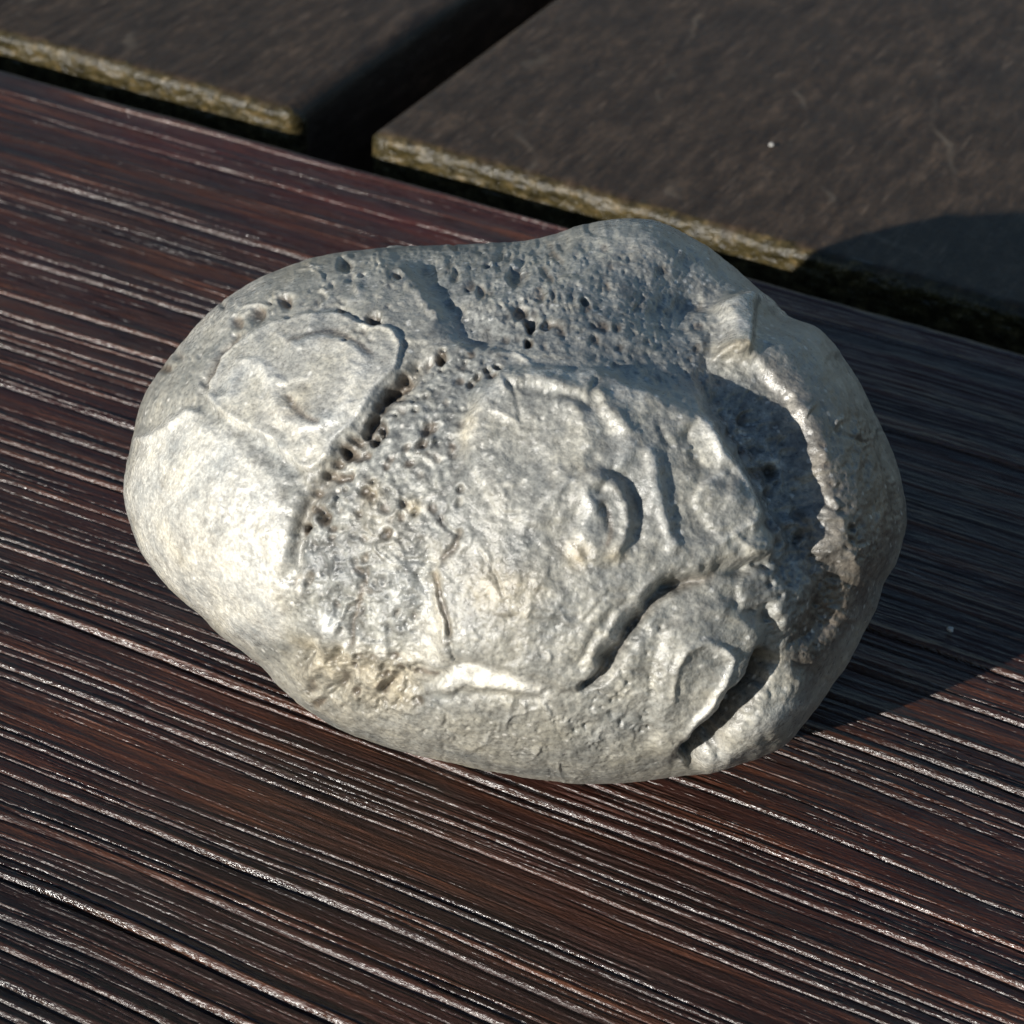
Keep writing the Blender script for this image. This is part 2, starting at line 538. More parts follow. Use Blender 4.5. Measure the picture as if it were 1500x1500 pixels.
def spline(p, k=6, closed=False):
    p = np.array(p, float)
    q = np.vstack([p[-1:], p, p[:2]]) if closed else np.vstack([2 * p[:1] - p[1:2], p, 2 * p[-1:] - p[-2:-1]])
    out = []
    for i in range(1, len(q) - 2):
        for t in np.arange(k) / k:
            a, b, c, d = q[i - 1], q[i], q[i + 1], q[i + 2]
            out.append(0.5 * (2 * b + (c - a) * t + (2 * a - 5 * b + 4 * c - d) * t * t + (3 * b - a - 3 * c + d) * t ** 3))
    if not closed:
        out.append(p[-1])
    return np.array(out)


def ridge(pts, w, h, target=None, taper=0.12, curve=True):
    """raised (h > 0) or cut (h < 0) line of width w"""
    T = HT if target is None else target
    pts = spline(pts, 4) if curve and len(pts) > 2 else np.array(pts, float)
    s, p = win(pts, w * 3 + 14)
    d, t = pdist(p, wx[s], wy[s])
    f = np.exp(-(d / w) ** 2)
    if taper:
        f = f * sstep(0, taper, t + 0.02) * sstep(0, taper, 1.02 - t)
    T[s] += h * f


def inside(p, X, Y):
    r = np.zeros(X.shape, bool)
    j = len(p) - 1
    for i in range(len(p)):
        xi, yi = p[i]; xj, yj = p[j]
        if yi != yj:
            c = ((yi > Y) != (yj > Y)) & (X < (xj - xi) * (Y - yi) / (yj - yi) + xi)
            r ^= c
        j = i
    return r


def area(pts, soft, h, target=None, curve=True, warp=True):
    """filled outline with an edge 'soft' wide"""
    T = HT if target is None else target
    pts = spline(pts, 4, True) if curve else np.array(pts, float)
    s, p = win(pts, soft * 1.5 + 14)
    X, Y = (wx[s], wy[s]) if warp else (gx[s], gy[s])
    d, _ = pdist(p, X, Y, True)
    d = np.where(inside(p, X, Y), d, -d)
    T[s] += h * sstep(-soft, soft, d)


def dome(cx, cy, rx, ry, h, ang=0.0, target=None):
    T = HT if target is None else target
    r = max(rx, ry) * 2.4
    s, _ = win([(cx - r, cy - r), (cx + r, cy + r)], 4)
    X, Y = wx[s] - cx, wy[s] - cy
    c, n = math.cos(math.radians(ang)), math.sin(math.radians(ang))
    T[s] += h * np.exp(-((X * c + Y * n) / rx) ** 2 - ((-X * n + Y * c) / ry) ** 2)


def pit(cx, cy, r, dep):
    """sharp-sided hole with a slight rim"""
    s, _ = win([(cx - 3 * r, cy - 3 * r), (cx + 3 * r, cy + 3 * r)], 2)
    d = np.hypot(wx[s] - cx, wy[s] - cy) / r
    HT[s] += -dep * sstep(1.45, 0.15, d) + 0.03 * dep * np.exp(-((d - 1.5) / 0.4) ** 2)
    DIRT_SHADE[s] = np.maximum(DIRT_SHADE[s], min(1.0, max(0.0, (r - 4.5) / 3.5)) * sstep(1.2, 0.5, d))


def pits(poly, n, r0, r1, dep, seed):
    rs = np.random.RandomState(seed)
    p = np.array(poly, float)
    lo, hi = p.min(0), p.max(0)
    k = 0
    while k < n:
        q = lo + rs.rand(2) * (hi - lo)
        if inside(p, q[:1], q[1:])[0]:
            r = r0 + (r1 - r0) * rs.rand() ** 2.2
            pit(q[0], q[1], r, dep * (0.5 + 0.7 * rs.rand()) * (r / r1) ** 0.6)
            k += 1


VAL = np.zeros_like(HT)
SEAM_Q = [(640, 540), (700, 560), (660, 700), (630, 830), (590, 950), (520, 950), (440, 890), (450, 800), (510, 700)]
# --- broad form: valley between the front shell and the back rim
area([(640, 440), (600, 385), (680, 368), (840, 362), (990, 378), (1050, 420), (1062, 500), (1120, 540), (1172, 620), (1196, 720),
      (1190, 810), (1150, 830), (1128, 760), (1100, 690), (1050, 610), (960, 560), (870, 536), (760, 512), (680, 500)], 40, -2.0 / REL, VAL)
HT += VAL * (0.25 + 0.75 * sstep(760, 1020, gx))
dome(1010, 445, 75, 34, -1.6, 12)
ridge([(1040, 560), (1100, 620), (1140, 690), (1165, 770)], 34, -2.2)
dome(700, 470, 60, 22, -0.9, 35)
area([(830, 335), (930, 305), (1010, 325), (1080, 375), (1010, 372), (900, 352)], 14, 1.1)
# back right rim
area([(1062, 440), (1120, 430), (1180, 480), (1260, 600), (1330, 760), (1260, 860), (1216, 760), (1190, 640), (1140, 550), (1085, 510)], 16, 1.3)
ridge([(1082, 505), (1120, 535), (1155, 575), (1182, 605), (1197, 640), (1215, 700)], 9, 0.8)
ridge([(1095, 520), (1135, 560), (1160, 590)], 5, -0.5)
area([(1058, 440), (1078, 432), (1100, 440), (1098, 470), (1085, 520), (1060, 515), (1058, 500), (1068, 470)], 7, 2.4)
dome(1078, 508, 20, 13, 2.0); dome(1050, 505, 12, 30, -1.2, 0)
dome(1085, 448, 18, 9, 0.5)
ridge([(1080, 435), (1120, 440), (1150, 468)], 6, 0.5)
ridge([(1100, 470), (1130, 468), (1150, 480)], 9, -0.5)
dome(1035, 432, 28, 14, -1.3)
area([(1020, 455), (1055, 450), (1060, 485), (1040, 500), (1022, 480)], 6, 0.5)
dome(1290, 660, 12, 40, -0.8, -20)
ridge([(1275, 640), (1300, 700), (1305, 760)], 8, -0.5)
area([(1165, 462), (1190, 468), (1235, 505), (1215, 520)], 8, 0.5)

# --- front shell plateau
PLAT = [(690, 600), (712, 560), (760, 540), (815, 538), (872, 545), (905, 558), (955, 578), (988, 558), (1022, 575), (1048, 615), (1072, 660),
        (1108, 695), (1128, 745), (1130, 800), (1085, 830), (1035, 845), (985, 842), (930, 880), (880, 950), (840, 1010), (790, 1000),
        (700, 968), (645, 960), (640, 900), (645, 830), (660, 740), (680, 680)]
PT = np.zeros_like(HT)
area(PLAT, 10, 1.7, PT)
area(PLAT, 40, 1.0, PT)
HT += PT * (0.25 + 0.75 * np.maximum(sstep(610, 800, gx), sstep(780, 980, gy)))
area([(692, 650), (700, 598), (745, 568), (800, 560), (862, 578), (902, 610), (916, 650), (908, 690), (870, 716), (820, 760), (760, 770), (710, 720)], 9, 0.9)
# big round lobe with rim (upper part of shell)
ridge([(690, 640), (705, 600), (740, 566), (800, 562), (862, 576), (905, 612), (922, 650), (912, 690)], 13, 0.7)
ridge([(800, 596), (840, 606), (858, 632), (855, 670), (832, 700), (812, 735)], 11, 0.55)
ridge([(745, 572), (800, 580), (850, 592), (884, 622), (896, 655)], 8, -0.55)
dome(765, 655, 55, 60, -1.0)
ridge([(878, 560), (866, 584), (880, 600)], 6, -0.7)
ridge([(775, 560), (768, 585)], 7, -0.6)
dome(745, 870, 60, 60, 0.5)
dome(910, 620, 26, 20, 0.4)
# knob with a groove spiral
area([(835, 758), (842, 720), (870, 699), (908, 715), (924, 758), (912, 805), (880, 824), (850, 800)], 13, 1.1)
ridge([(850, 705), (880, 703), (905, 720), (919, 757), (910, 798), (888, 820)], 8, 0.7)
ridge([(878, 735), (886, 755), (886, 780)], 6, -0.55)
dome(835, 765, 10, 22, -0.5, 0)
dome(862, 740, 13, 17, 1.2); dome(852, 785, 16, 18, 0.6)
dome(846, 812, 10, 16, 0.5, -25)
ridge([(880, 690), (918, 705), (937, 755), (930, 810)], 8, -0.8)
# ridges right of knob
ridge([(938, 650), (950, 700), (962, 745), (978, 790), (990, 815)], 11, 1.0)
ridge([(975, 640), (1000, 690), (1020, 740), (1025, 800)], 34, -0.7)
ridge([(1022, 606), (1040, 640), (1060, 672), (1082, 690), (1100, 728), (1106, 760)], 10, 1.15)
ridge([(995, 625), (1018, 665), (1042, 697), (1072, 715)], 17, -1.1)
area([(1028, 712), (1060, 698), (1094, 735), (1100, 760), (1062, 776), (1046, 790), (1014, 742)], 8, 0.8)
ridge([(1110, 755), (1075, 778), (1045, 800)], 6, 0.5)
dome(985, 720, 16, 60, -0.5, -10)
# saddle under the plateau
ridge([(960, 862), (1000, 850), (1050, 835), (1090, 838), (1130, 820)], 12, -2.2)
area([(1085, 800), (1120, 795), (1140, 830), (1100, 842)], 8, 0.8)
ridge([(1172, 760), (1198, 830), (1200, 900), (1180, 960)], 20, -1.6)
ridge([(1172, 760), (1198, 830), (1200, 900), (1180, 960)], 24, 0.45, DIRT_SHADE)  # shadow band of the hollow carried on downwards in colour
# bottom rim of shell and dark groove beneath
ridge([(985, 848), (950, 862), (915, 905), (885, 950), (850, 1000)], 12, 0.8)
ridge([(1000, 855), (968, 868), (940, 905), (905, 955), (872, 985), (840, 1014)], 10, -3.0)
ridge([(930, 870), (890, 905), (862, 945), (830, 975)], 8, -0.5)
ridge([(640, 835), (648, 870), (652, 900), (662, 935)], 4.5, -1.3)
ridge([(676, 772), (668, 800), (650, 828)], 4, -0.8)
ridge([(660, 935), (668, 968)], 4, -0.7)
# lower edge shelf (white shell sliver, its sun gleam painted in)
area([(632, 1000), (650, 980), (700, 974), (755, 984), (800, 1008), (790, 1018), (720, 1012), (660, 1012)], 6, 0.9, curve=False)
area([(640, 1000), (660, 980), (705, 976), (752, 986), (796, 1012), (740, 1006), (690, 1003)], 8, 0.85, WHITE, curve=False)
ridge([(600, 1012), (660, 1018), (740, 1020), (800, 1026)], 9, -0.8)
area([(600, 975), (640, 975), (660, 985), (630, 1005), (590, 1010)], 6, -1.6)

# --- lower right: oval shell, the deep groove behind it, and the crescent
area([(960, 985), (975, 930), (1005, 893), (1050, 882), (1096, 902), (1116, 928), (1100, 972), (1062, 1035), (1010, 1095), (975, 1110), (950, 1060)], 13, 1.7)
ridge([(985, 1030), (985, 985), (1002, 955), (1035, 942), (1060, 958), (1058, 992), (1036, 1030), (1005, 1065), (980, 1075)], 6, 0.9)
dome(1018, 1000, 20, 42, -1.0, 25)
dome(1045, 905, 40, 14, -0.5, 5)
ridge([(1128, 900), (1130, 940), (1114, 985), (1086, 1035), (1046, 1080), (995, 1116)], 15, -1.5)
ridge([(1122, 950), (1108, 985), (1084, 1030), (1048, 1074), (1000, 1114)], 15, -7.5)
ridge([(1124, 940), (1108, 985), (1084, 1030), (1048, 1074), (995, 1116)], 14, 1.0, DIRT_SHADE)  # black shade of the cleft painted along its floor
ridge([(975, 862), (1005, 852), (1050, 838)], 9, 0.7, DIRT_SHADE); ridge([(975, 866), (940, 908), (905, 955), (872, 985), (842, 1012)], 6, 0.7, DIRT_SHADE)  # shade painted into the saddle crease and the groove under the shell
ridge([(1122, 880), (1126, 910)], 8, -1.6)
ridge([(1020, 1122), (1085, 1090), (1130, 1052), (1160, 1010), (1172, 975)], 18, 1.3)
dome(1160, 940, 22, 40, -0.8, 20)
area([(1085, 850), (1140, 840), (1150, 880), (1135, 900), (1110, 885), (1085, 890)], 7, 0.7)
dome(1150, 905, 10, 16, 0.6)
ridge([(955, 880), (935, 930), (900, 990), (880, 1040)], 20, 0.5)
ridge([(950, 1010), (948, 1060), (958, 1085)], 6, -0.4)
ridge([(800, 1030), (815, 1060), (828, 1085)], 5, -0.35)
ridge([(1225, 820), (1215, 880), (1190, 950)], 16, -0.8)

# --- left plates
area([(305, 560), (335, 500), (390, 470), (480, 455), (560, 470), (600, 510), (570, 560), (530, 620), (490, 680), (440, 695), (395, 655), (325, 615)], 16, 0.8)
area([(185, 690), (240, 640), (292, 606), (340, 640), (400, 690), (430, 750), (432, 800), (416, 870), (400, 960), (330, 940), (250, 880), (170, 780)], 22, 0.9)
dome(385, 850, 30, 70, 0.4, 15)
ridge([(292, 596), (330, 620), (380, 660), (420, 690), (455, 715)], 14, -0.8)
ridge([(350, 478), (318, 530), (304, 565), (292, 600)], 8, -1.1)
ridge([(198, 652), (240, 632), (292, 598)], 6, 0.9)
ridge([(205, 628), (250, 606), (290, 590)], 12, -0.7)
ridge([(250, 515), (300, 470), (345, 440)], 16, 0.5)
pit(240, 538, 9, 1.0); pit(258, 525, 6, 0.8)
# the ring on the upper left plate
ridge([(345, 590), (345, 555), (372, 535), (402, 560), (412, 600), (440, 622), (490, 610), (520, 565), (535, 530), (505, 505), (455, 500), (415, 510)], 9, 0.55)
dome(455, 560, 38, 34, -0.7)
ridge([(425, 575), (440, 605), (470, 618)], 4, -0.5)
ridge([(420, 500), (470, 490), (520, 500), (550, 525)], 8, -0.4)
# the toothed seam between left plates and centre
ridge([(640, 520), (600, 548), (560, 600), (520, 655), (485, 690), (455, 735), (435, 790), (424, 860)], 12, -2.2)
pits([(655, 505), (610, 535), (545, 605), (470, 700), (440, 790), (465, 800), (520, 690), (590, 600), (650, 545)], 75, 3, 9, 1.6, 14)
ridge([(655, 500), (620, 540), (575, 598), (530, 668), (500, 720)], 30, -0.5)
for (a, b, r, dp) in [(592, 545, 9, 1.3), (586, 556, 10, 1.5), (576, 572, 9, 1.4), (570, 584, 11, 1.7), (560, 596, 8, 1.2), (548, 610, 8, 1.2), (540, 622, 9, 1.4),
                      (530, 634, 7, 1.1), (520, 645, 9, 1.3), (508, 660, 8, 1.2), (498, 676, 7, 1.0), (488, 690, 7, 0.9), (470, 716, 7, 0.9),
                      (629, 628, 15, 2.2), (624, 648, 9, 1.4), (638, 612, 8, 1.0), (478, 762, 8, 1.1), (462, 745, 7, 0.9), (540, 718, 7, 1.2), (552, 706, 6, 1.0),
                      (596, 738, 8, 1.2), (610, 752, 6, 0.8), (566, 775, 7, 1.0), (680, 720, 8, 1.0), (672, 738, 7, 1.0), (520, 830, 5, 0.6),
                      (420, 438, 8, 1.3), (428, 448, 9, 1.2), (376, 464, 9, 1.2), (352, 470, 9, 1.3), (398, 446, 6, 0.9), (327, 450, 6, 0.7),
                      (498, 461, 7, 1.2), (546, 468, 12, 1.7), (502, 392, 8, 1.3), (510, 400, 7, 1.0), (530, 412, 7, 1.1), (584, 408, 9, 1.3), (500, 500, 5, 0.8),
                      (755, 395, 9, 1.4), (764, 448, 10, 1.5), (772, 462, 9, 1.5), (780, 476, 10, 1.7), (798, 474, 9, 1.5), (774, 498, 9, 1.6), (704, 428, 8, 1.1),
                      (668, 352 + 10, 7, 1.0), (708, 382, 7, 1.0), (736, 540, 7, 1.2), (714, 545, 6, 1.1), (690, 570, 6, 1.0), (700, 560, 6, 1.0), (722, 560, 6, 1.0),
                      (858, 434, 8, 1.0), (880, 470, 9, 1.0), (905, 472, 8, 1.0), (865, 472, 7, .9), (1105, 700, 8, 1.1), (1130, 770, 9, 1.2), (1145, 790, 8, 1.2), (1140, 680, 9, 1.2)]:
    pit(a + RNG.uniform(-4, 4), b + RNG.uniform(-4, 4), r * RNG.uniform(0.6, 1.35), dp * RNG.uniform(0.7, 1.5))
ridge([(535, 830), (528, 860), (520, 910), (514, 950)], 8, -0.9)
ridge([(600, 800), (590, 860), (575, 930)], 22, 0.6)
dome(480, 860, 30, 70, -0.5, 5)
dome(612, 742, 12, 10, 0.7); dome(548, 730, 12, 16, 0.6); dome(505, 760, 14, 10, 0.5)
ridge([(455, 760), (470, 742), (490, 735)], 6, 0.5)

# --- top left knobs and the stepped ledge
dome(560, 395, 30, 24, 0.9)
ridge([(580, 392), (606, 425), (632, 455), (645, 475)], 9, 0.9)
ridge([(600, 385), (640, 425), (668, 462), (700, 490), (720, 505)], 18, -1.5)
dome(615, 385, 28, 14, -0.9, 10)
ridge([(640, 530), (672, 512), (715, 508), (740, 520)], 10, 0.7)
ridge([(450, 380), (500, 376), (560, 372)], 10, 0.3)
ridge([(860, 330), (870, 342), (900, 348)], 4, -0.5)
ridge([(965, 330), (990, 342), (1010, 358)], 4, -0.5)

# --- broken crystal pocket at the lower left
area([(425, 950), (470, 930), (540, 945), (600, 985), (585, 1030), (520, 1040), (470, 1020), (430, 985)], 12, -0.8)
for (a, b, rx, ry, h, an) in [(440, 858, 12, 18, 0.7, 0), (480, 918, 16, 20, 0.9, 10), (470, 945, 12, 14, .6, 0), (535, 940, 12, 10, .8, 0), (560, 952, 12, 15, 0.9, -10),
                              (520, 960, 14, 26, 0.8, -60), (460, 985, 14, 20, 0.8, 20), (545, 1000, 18, 14, .9, 20), (500, 1000, 10, 26, -1.4, 40), (572, 1005, 8, 22, -1.3, 50),
                              (452, 960, 8, 10, -1.0, 0), (580, 975, 12, 8, .6, 0), (490, 955, 6, 14, -1.0, 20)]:
    dome(a, b, rx, ry, h * 1.9, an)
for (a, b, rx, ry) in [(440, 856, 8, 11), (478, 918, 13, 15), (536, 942, 8, 8), (561, 950, 9, 12), (470, 905, 8, 10), (500, 935, 6, 16), (800, 1020, 6, 6)]:
    dome(a, b, rx, ry, 0.9, 0, WHITE)  # white dabs: glints of the crystals painted into the colour

for q in ([(640, 835), (648, 870), (652, 900), (662, 935)], [(676, 772), (668, 800), (650, 828)], [(874, 728), (887, 750), (890, 780), (880, 802)],
          [(425, 575), (440, 605), (470, 618)], [(420, 505), (470, 490), (520, 500), (550, 525)], [(350, 478), (318, 530), (304, 565)],
          [(535, 830), (528, 860), (520, 910), (514, 950)], [(500, 985), (490, 1015)], [(575, 990), (560, 1020)], [(600, 985), (640, 985)]):
    ridge(q, 4.5, 0.9, DIRT_SHADE)
for q in ([(1130, 620), (1160, 700), (1176, 780)], [(1108, 640), (1140, 730), (1160, 810)], [(1088, 600), (1120, 640)]):
    ridge(q, 8, 0.8); ridge(q, 7, 0.5, SHELL)
pits([(1050, 580), (1110, 580), (1180, 660), (1192, 790), (1150, 810), (1120, 700)], 70, 3, 9, 0.7, 12)
ridge([(850, 705), (834, 740), (832, 780), (850, 812), (880, 824)], 7, 0.35)
# outline of the left oval plate
OVAL = [(312, 570), (338, 512), (392, 480), (480, 466), (552, 478), (584, 512), (556, 560), (520, 612), (480, 668), (440, 682), (396, 645), (335, 606), (312, 570)]
ridge(OVAL, 5, 0.55, taper=0); ridge([(x + (x - 440) * 0.07, y + (y - 575) * 0.07) for x, y in OVAL], 7, -0.5, taper=0)
ridge(OVAL, 6, 0.5, SHELL, taper=0)
# small crusts and worm tracks
rq = np.random.RandomState(33)
for poly, cnt, hh in ((PLAT, 34, 0.34), (OVAL[:-1], 16, 0.32), ([(200, 680), (292, 615), (400, 700), (430, 800), (400, 930), (300, 880)], 16, 0.22),
                      ([(520, 1000), (800, 1030), (960, 1000), (980, 1100), (800, 1120), (600, 1080)], 22, 0.3), ([(1190, 560), (1280, 640), (1310, 760), (1220, 930), (1190, 760)], 22, 0.4),
                      (SEAM_Q, 26, 0.5), ([(380, 400), (560, 365), (600, 440), (420, 470), (300, 540)], 18, 0.3)):
    pp = np.array(poly, float); lo, hi = pp.min(0), pp.max(0); k = 0
    while k < cnt:
        q0 = lo + rq.rand(2) * (hi - lo)
        if not inside(pp, q0[:1], q0[1:])[0]:
            continue
        a0, dl, cv = rq.rand() * 6.28, rq.uniform(7, 17), rq.uniform(-0.7, 0.7)
        tr = [q0]
        for _ in range(rq.randint(2, 6)):
            tr.append(tr[-1] + dl * np.array([math.cos(a0), math.sin(a0)])); a0 += cv
        sg = rq.choice([1, 1, -1])
        ridge(tr, rq.uniform(2.5, 5.5), sg * hh * rq.uniform(0.6, 1.4), taper=0.25)
        if sg > 0 and rq.rand() < 0.5:
            ridge(tr, 5, 0.4, SHELL, taper=0.25)
        k += 1
# --- scattered pitting and roughness
SEAM = [(640, 520), (740, 515), (700, 580), (670, 700), (640, 830), (600, 960), (520, 960), (430, 900), (440, 800), (500, 690), (580, 590)]
VALLEY = [(600, 385), (700, 355), (850, 350), (1000, 390), (1055, 440), (1060, 520), (1150, 600), (1190, 720), (1180, 810), (1130, 790),
          (1090, 660), (1000, 570), (880, 530), (720, 500), (650, 450)]
pits(SEAM, 210, 2.5, 8, 0.75, 1)
pits(VALLEY, 240, 2.5, 8, 0.42, 2)
pits([(620, 375), (760, 360), (850, 420), (820, 510), (700, 490)], 90, 2.5, 8, 0.6, 3)
pits([(480, 380), (600, 370), (640, 460), (580, 520), (420, 470)], 60, 2, 6, 0.6, 4)
pits([(870, 960), (960, 880), (980, 940), (950, 1080), (830, 1110), (800, 1040)], 110, 2, 5, 0.5, 5)
pits([(1100, 800), (1200, 790), (1250, 860), (1180, 1000), (1120, 900)], 90, 2, 6, 0.6, 6)
pits([(1190, 600), (1290, 620), (1318, 760), (1250, 840)], 60, 2, 6, 0.5, 7)
pits([(210, 600), (300, 480), (420, 400), (560, 365), (500, 440), (350, 500), (280, 600)], 60, 2, 5, 0.45, 8)
pits([(420, 930), (600, 960), (620, 1040), (470, 1040)], 70, 3, 9, 0.9, 9)
pits([(520, 1050), (800, 1040), (950, 1100), (800, 1125)], 50, 2, 4, 0.35, 10)
area([(1040, 560), (1110, 560), (1170, 620), (1196, 720), (1195, 810), (1150, 830), (1128, 760), (1100, 690)], 18, 0.6, MTX_SHADE)  # dark rock of the right hollow, deepened to paint its shadow
area(SEAM, 30, 1.0, MTX_SHADE); area(VALLEY, 26, 0.45, MTX_SHADE)
area([(292, 596), (330, 612), (400, 655), (450, 700), (440, 750), (400, 700), (330, 640)], 12, 0.7, MTX_SHADE)
area([(1110, 790), (1190, 780), (1230, 860), (1180, 990), (1130, 900)], 24, 0.6, MTX_SHADE)
area([(850, 1000), (960, 880), (985, 940), (960, 1080), (850, 1100)], 20, 0.35, MTX_SHADE)
area([(1240, 600), (1290, 620), (1318, 760), (1270, 840), (1230, 700)], 24, 0.35, MTX_SHADE)
area([(310, 560), (340, 500), (480, 465), (570, 480), (590, 510), (540, 600), (480, 670), (400, 650)], 18, 0.3, SHELL)
for q, w_, h_ in (([(345, 590), (345, 555), (372, 535), (402, 560), (412, 600), (440, 622), (490, 610), (520, 565), (535, 530), (505, 505), (455, 500), (415, 510)], 13, 0.7),
                  ([(690, 650), (700, 605), (738, 574)], 12, 0.8), ([(770, 552), (830, 548), (872, 556)], 12, 0.8),
                  ([(850, 610), (895, 630), (908, 665), (905, 695)], 16, 0.6), ([(892, 575), (945, 590)], 16, 0.6),
                  ([(938, 650), (950, 700), (962, 745), (978, 790), (990, 815)], 10, 0.9), ([(1022, 606), (1040, 640), (1060, 672), (1082, 690), (1100, 728), (1106, 760)], 9, 1.0),
                  ([(1016, 742), (1028, 712), (1060, 700)], 5, 0.8), ([(1110, 755), (1075, 778), (1045, 800)], 6, 0.8),
                  ([(985, 848), (950, 862), (915, 905), (885, 950)], 9, 0.6), ([(1030, 944), (1060, 958), (1058, 992), (1036, 1030), (1005, 1065)], 6, 1.0),
                  ([(330, 612), (380, 645), (430, 690)], 10, 0.8), ([(198, 652), (240, 632), (292, 598)], 7, 1.0), ([(250, 515), (300, 470), (345, 440), (400, 400)], 18, 0.7),
                  ([(1020, 1122), (1085, 1090), (1130, 1052), (1160, 1010)], 14, 0.8), ([(1095, 520), (1130, 550), (1160, 585), (1190, 625)], 9, 0.9),
                  ([(870, 325), (930, 318), (990, 330), (1040, 355)], 14, 0.9), ([(1075, 440), (1080, 475), (1075, 505)], 16, 0.9), ([(1080, 437), (1120, 442), (1148, 466)], 7, 0.8)):
    ridge(q, w_, h_, SHELL)
dome(862, 740, 14, 18, 0.9, 0, SHELL); dome(850, 785, 16, 18, 0.5, 0, SHELL)
ridge([(640, 520), (600, 548), (560, 600), (520, 655), (485, 690), (455, 735), (435, 790)], 13, 0.45, DIRT_SHADE)
area([(1110, 520), (1180, 560), (1250, 600), (1300, 680), (1325, 760), (1280, 860), (1200, 1000), (1150, 960), (1200, 860), (1190, 700)], 26, 0.68, DIRT_SHADE); dome(1285, 740, 34, 110, 0.30, 0, DIRT_SHADE); dome(1215, 905, 26, 70, 0.40, 30, DIRT_SHADE); dome(1240, 600, 20, 60, 0.25, -25, DIRT_SHADE)  # brown stained flank, darkened further to paint its shaded side
area([(185, 690), (292, 608), (400, 690), (432, 800), (410, 930), (330, 920), (230, 840)], 14, 1.0, SHELL)
area(PLAT, 20, 0.15, MTX_SHADE)
area([(580, 830), (640, 820), (650, 960), (560, 950)], 20, 0.6, SHELL)
area([(430, 940), (600, 970), (600, 1035), (480, 1035)], 20, 0.5, STAIN)
dome(735, 860, 55, 45, 0.55, 0, STAIN); dome(845, 815, 18, 20, 0.9, 0, STAIN); dome(890, 815, 20, 12, 0.6, 0, STAIN); dome(690, 625, 14, 34, .5, 15, STAIN)
dome(1078, 505, 24, 16, 0.7, 0, STAIN); dome(610, 742, 14, 12, .8, 0, STAIN); dome(548, 720, 14, 18, .6, 0, STAIN); dome(430, 600, 30, 40, .3, 0, STAIN)
dome(300, 790, 60, 60, .18, 0, STAIN); dome(645, 870, 8, 40, .6, 0, STAIN); dome(450, 380, 60, 16, .3, -10, STAIN); dome(560, 770, 60, 40, .25, 0, STAIN)
ROUGH += 0.14 + 0.22 * np.clip(MTX_SHADE, 0, 1) + 0.6 * np.clip(STAIN, 0, 1) * (gy > 930) - 0.05 * np.clip(SHELL, 0, 1)
# grain of the rock itself
HT *= REL
HT += ROUGH * (0.42 * fbm2(gx / 15, gy / 15, 4, 80) + 0.20 * fbm2(gx / 5, gy / 5, 2, 85))
HT += 0.14 * fbm2(gx / 55, gy / 55, 3, 88)

OUT = [(183, 690), (190, 640), (200, 590), (222, 545), (255, 500), (300, 450), (350, 410), (400, 384), (450, 367), (510, 357), (580, 350), (650, 346), (720, 343),
       (780, 338), (830, 325), (880, 312), (930, 308), (975, 314), (1010, 330), (1045, 352), (1080, 378), (1110, 405), (1135, 432), (1160, 458), (1185, 468), (1210, 480),
       (1240, 515), (1265, 555), (1285, 600), (1305, 645), (1318, 690), (1322, 730), (1320, 775), (1310, 820), (1290, 850), (1275, 890), (1250, 935), (1225, 975),
       (1190, 1020), (1165, 1050), (1140, 1078), (1100, 1098), (1050, 1112), (1010, 1120), (975, 1124), (930, 1130), (870, 1133), (800, 1128), (700, 1112), (600, 1090),
       (530, 1068), (480, 1045), (430, 1010), (395, 975), (360, 945), (330, 925), (300, 895), (265, 868), (235, 835), (210, 800), (193, 760), (185, 725)]
SCX, SCY = 755.0, 722.0


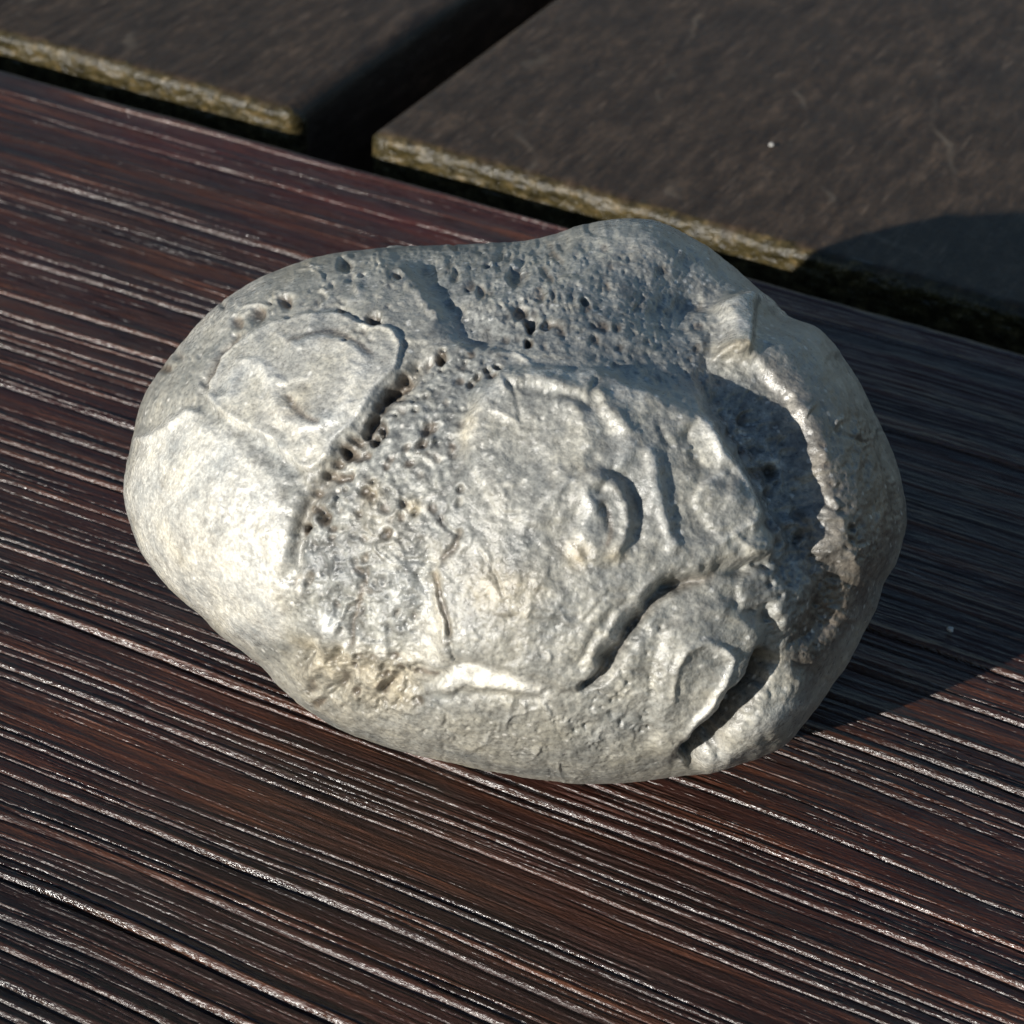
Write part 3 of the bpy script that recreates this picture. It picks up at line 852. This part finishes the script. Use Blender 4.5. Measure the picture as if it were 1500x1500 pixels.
def build_stone(N=330):
    # unit sphere as a subdivided cube, welded at the cube edges by rounding
    lin = np.tan(np.linspace(-1, 1, N + 1) * math.pi / 4)
    a, b = np.meshgrid(lin, lin)
    o = np.ones_like(a)
    faces = [np.stack(f, -1) for f in ((a, b, o), (b, a, -o), (o, a, b), (-o, b, a), (b, o, a), (a, -o, b))]
    P = np.concatenate([f.reshape(-1, 3) for f in faces])
    P = P / np.linalg.norm(P, axis=1, keepdims=True)
    q = np.concatenate([grid_quads(N + 1, N + 1) + k * (N + 1) ** 2 for k in range(6)])
    key = np.round(P * 1e5).astype(np.int64)
    key = (key[:, 0] + 200000) * 10 ** 12 + (key[:, 1] + 200000) * 10 ** 6 + key[:, 2] + 200000
    _, first, inv = np.unique(key, return_index=True, return_inverse=True)
    P = P[first]; q = inv.ravel()[q]
    # outline radius by direction
    op = spline(OUT, 5, True)
    dx, dy = op[:, 0] - SCX, -(op[:, 1] - SCY)
    th = np.arctan2(dy, dx); rr = np.hypot(dx, dy); od = np.argsort(th)
    th, rr = th[od], rr[od]
    th = np.r_[th - 2 * math.pi, th, th + 2 * math.pi]; rr = np.r_[rr, rr, rr]
    x, y, z = P.T
    ang = np.arctan2(y, x); s = np.hypot(x, y)
    Rr = np.interp(ang, th, rr)
    # smooth the outline towards the middle so that its bumps stay at the rim
    rs_ = np.convolve(np.interp(np.linspace(-math.pi, math.pi, 721)[:-1], th, rr)[np.arange(-60, 780) % 720], np.ones(121) / 121, 'valid')
    Rs = np.interp(ang, np.linspace(-math.pi, math.pi, 721), np.r_[rs_[:720], rs_[0]])
    w_ = sstep(0.35, 0.95, s)
    Re = (Rs * (1 - w_) + Rr * w_)
    pw = np.where(z > 0, 1.0, 1.0)
    u = Re * s * np.cos(ang) * 0.987
    v = Re * s * np.sin(ang) * 0.987
    c = np.where(z > 0, 520.0, 345.0)
    zz = np.sign(z) * np.abs(z) ** 0.97
    w = c * zz * pw - 0.30 * v
    fwd = np.array([(SCX - 750) / F_PX, -(SCY - 750) / F_PX, -1.0])
    # metres per px at the stone's depth; depth set so that the stone rests on the board
    tow = -fwd / np.linalg.norm(fwd)
    local = np.stack([u, v, np.zeros_like(u)], 1) / F_PX + (w / F_PX)[:, None] * tow      # for depth 1
    k = ((local + fwd) @ RW[2]).min()
    depth = (CAM[2] + 0.0013) / -k
    pos = (local + fwd) * depth                    # camera axes, metres
    # smooth normals of the base body
    nrm = np.stack([x / np.maximum(Re, 1), y / np.maximum(Re, 1) + 0.30 * z / c, z / c], 1)
    nrm /= np.linalg.norm(nrm, axis=1, keepdims=True)
    px = 750 + F_PX * pos[:, 0] / -pos[:, 2]
    py = 750 - F_PX * pos[:, 1] / -pos[:, 2]

    def samp(G):
        fx = np.clip(px - GX0, 0, GW - 1.001); fy = np.clip(py - GY0, 0, GH - 1.001)
        ix, iy = fx.astype(int), fy.astype(int)
        tx, ty = fx - ix, fy - iy
        return (G[iy, ix] * (1 - tx) * (1 - ty) + G[iy, ix + 1] * tx * (1 - ty) + G[iy + 1, ix] * (1 - tx) * ty + G[iy + 1, ix + 1] * tx * ty)
    front = sstep(-0.22, 0.02, z)
    rimf = 0.12 + 0.88 * sstep(0.0, 0.32, z)
    Xm, Ym, Zm = (pos * 1000.0).T
    h = samp(HT) * front * rimf
    back = 1 - front
    h = h + back * (1.1 * fbm3(Xm / 11, Ym / 11, Zm / 11, 4, 101) + 0.35 * np.abs(fbm3(Xm / 3, Ym / 3, Zm / 3, 3, 105)))
    h = h + 0.05 * fbm3(Xm / 0.9, Ym / 0.9, Zm / 0.9, 3, 110)
    ff = (front * 0.62)[:, None]                     # the visible side is carved mostly square to the face, not sideways
    dr = nrm * (1 - ff) + np.array([0.0, 0.0, 1.0]) * ff
    dr /= np.linalg.norm(dr, axis=1, keepdims=True)
    pos = pos + dr * (h * 0.001)[:, None]
    W = pos @ RW.T + CAM
    # worn flat where it rests
    zb = W[:, 2]
    W[:, 2] = np.where(zb < 0.0012, 0.0002 + 0.0010 * np.exp((np.minimum(zb, 0.0012) - 0.0012) / 0.0010), zb)
    org = np.array([W[:, 0].mean(), W[:, 1].mean(), 0.0])
    at = {'shell': np.clip(samp(SHELL), 0, 1) * front + back * 0.3, 'stain': np.clip(samp(STAIN), 0, 1) * front,
          'matrix': np.clip(samp(MTX_SHADE), 0, 1) * front + back * 0.3, 'white': np.clip(samp(WHITE), 0, 1) * front, 'dirt_shade': np.clip(samp(DIRT_SHADE), 0, 1) * front}
    me = mesh_from_np('fossil_stone', W - org, q, MAT_STONE, at)
    o = link('fossil_stone', me)
    o.location = org
    o['label'] = 'grey fossil pebble with shell rings and pitted hollows, sunlit on the front board'
    o['category'] = 'stone'
    print('stone depth', depth, 'height', W[:, 2].max())


build_stone()


# ------------------------------------------------------------------ crumbs of grit
def crumb(name, label, loc, r, seed):
    m = NT('pale_grit')
    m.l(m.ramp(m.noise(m.n('ShaderNodeTexCoord').outputs['Object'], 3000, 3), [(0.3, (0.30, 0.28, 0.25)), (0.7, (0.50, 0.48, 0.45))]), m.b.inputs['Base Color'])
    m.b.inputs['Roughness'].default_value = 0.5
    b = bmesh.new()
    bmesh.ops.create_icosphere(b, subdivisions=2, radius=r)
    rr = random.Random(seed)
    for v in b.verts:
        v.co *= 0.75 + 0.5 * rr.random()
        v.co.z *= 0.7
    me_ = bpy.data.meshes.new(name); b.to_mesh(me_); b.free(); me_.materials.append(m.m)
    o = link(name, me_)
    o.location = loc
    o['label'] = label; o['category'] = 'grit'; o['group'] = 'pale specks of grit on the table'


crumb('grit_speck', 'tiny pale speck of grit on the sunlit slat behind the stone', (-0.0282, 0.1132, 0.0003), 0.0003, 1)
crumb('grit_speck', 'tiny pale speck of grit on the shaded board right of the stone', (0.0262, 0.0262, 0.0003), 0.00032, 2)
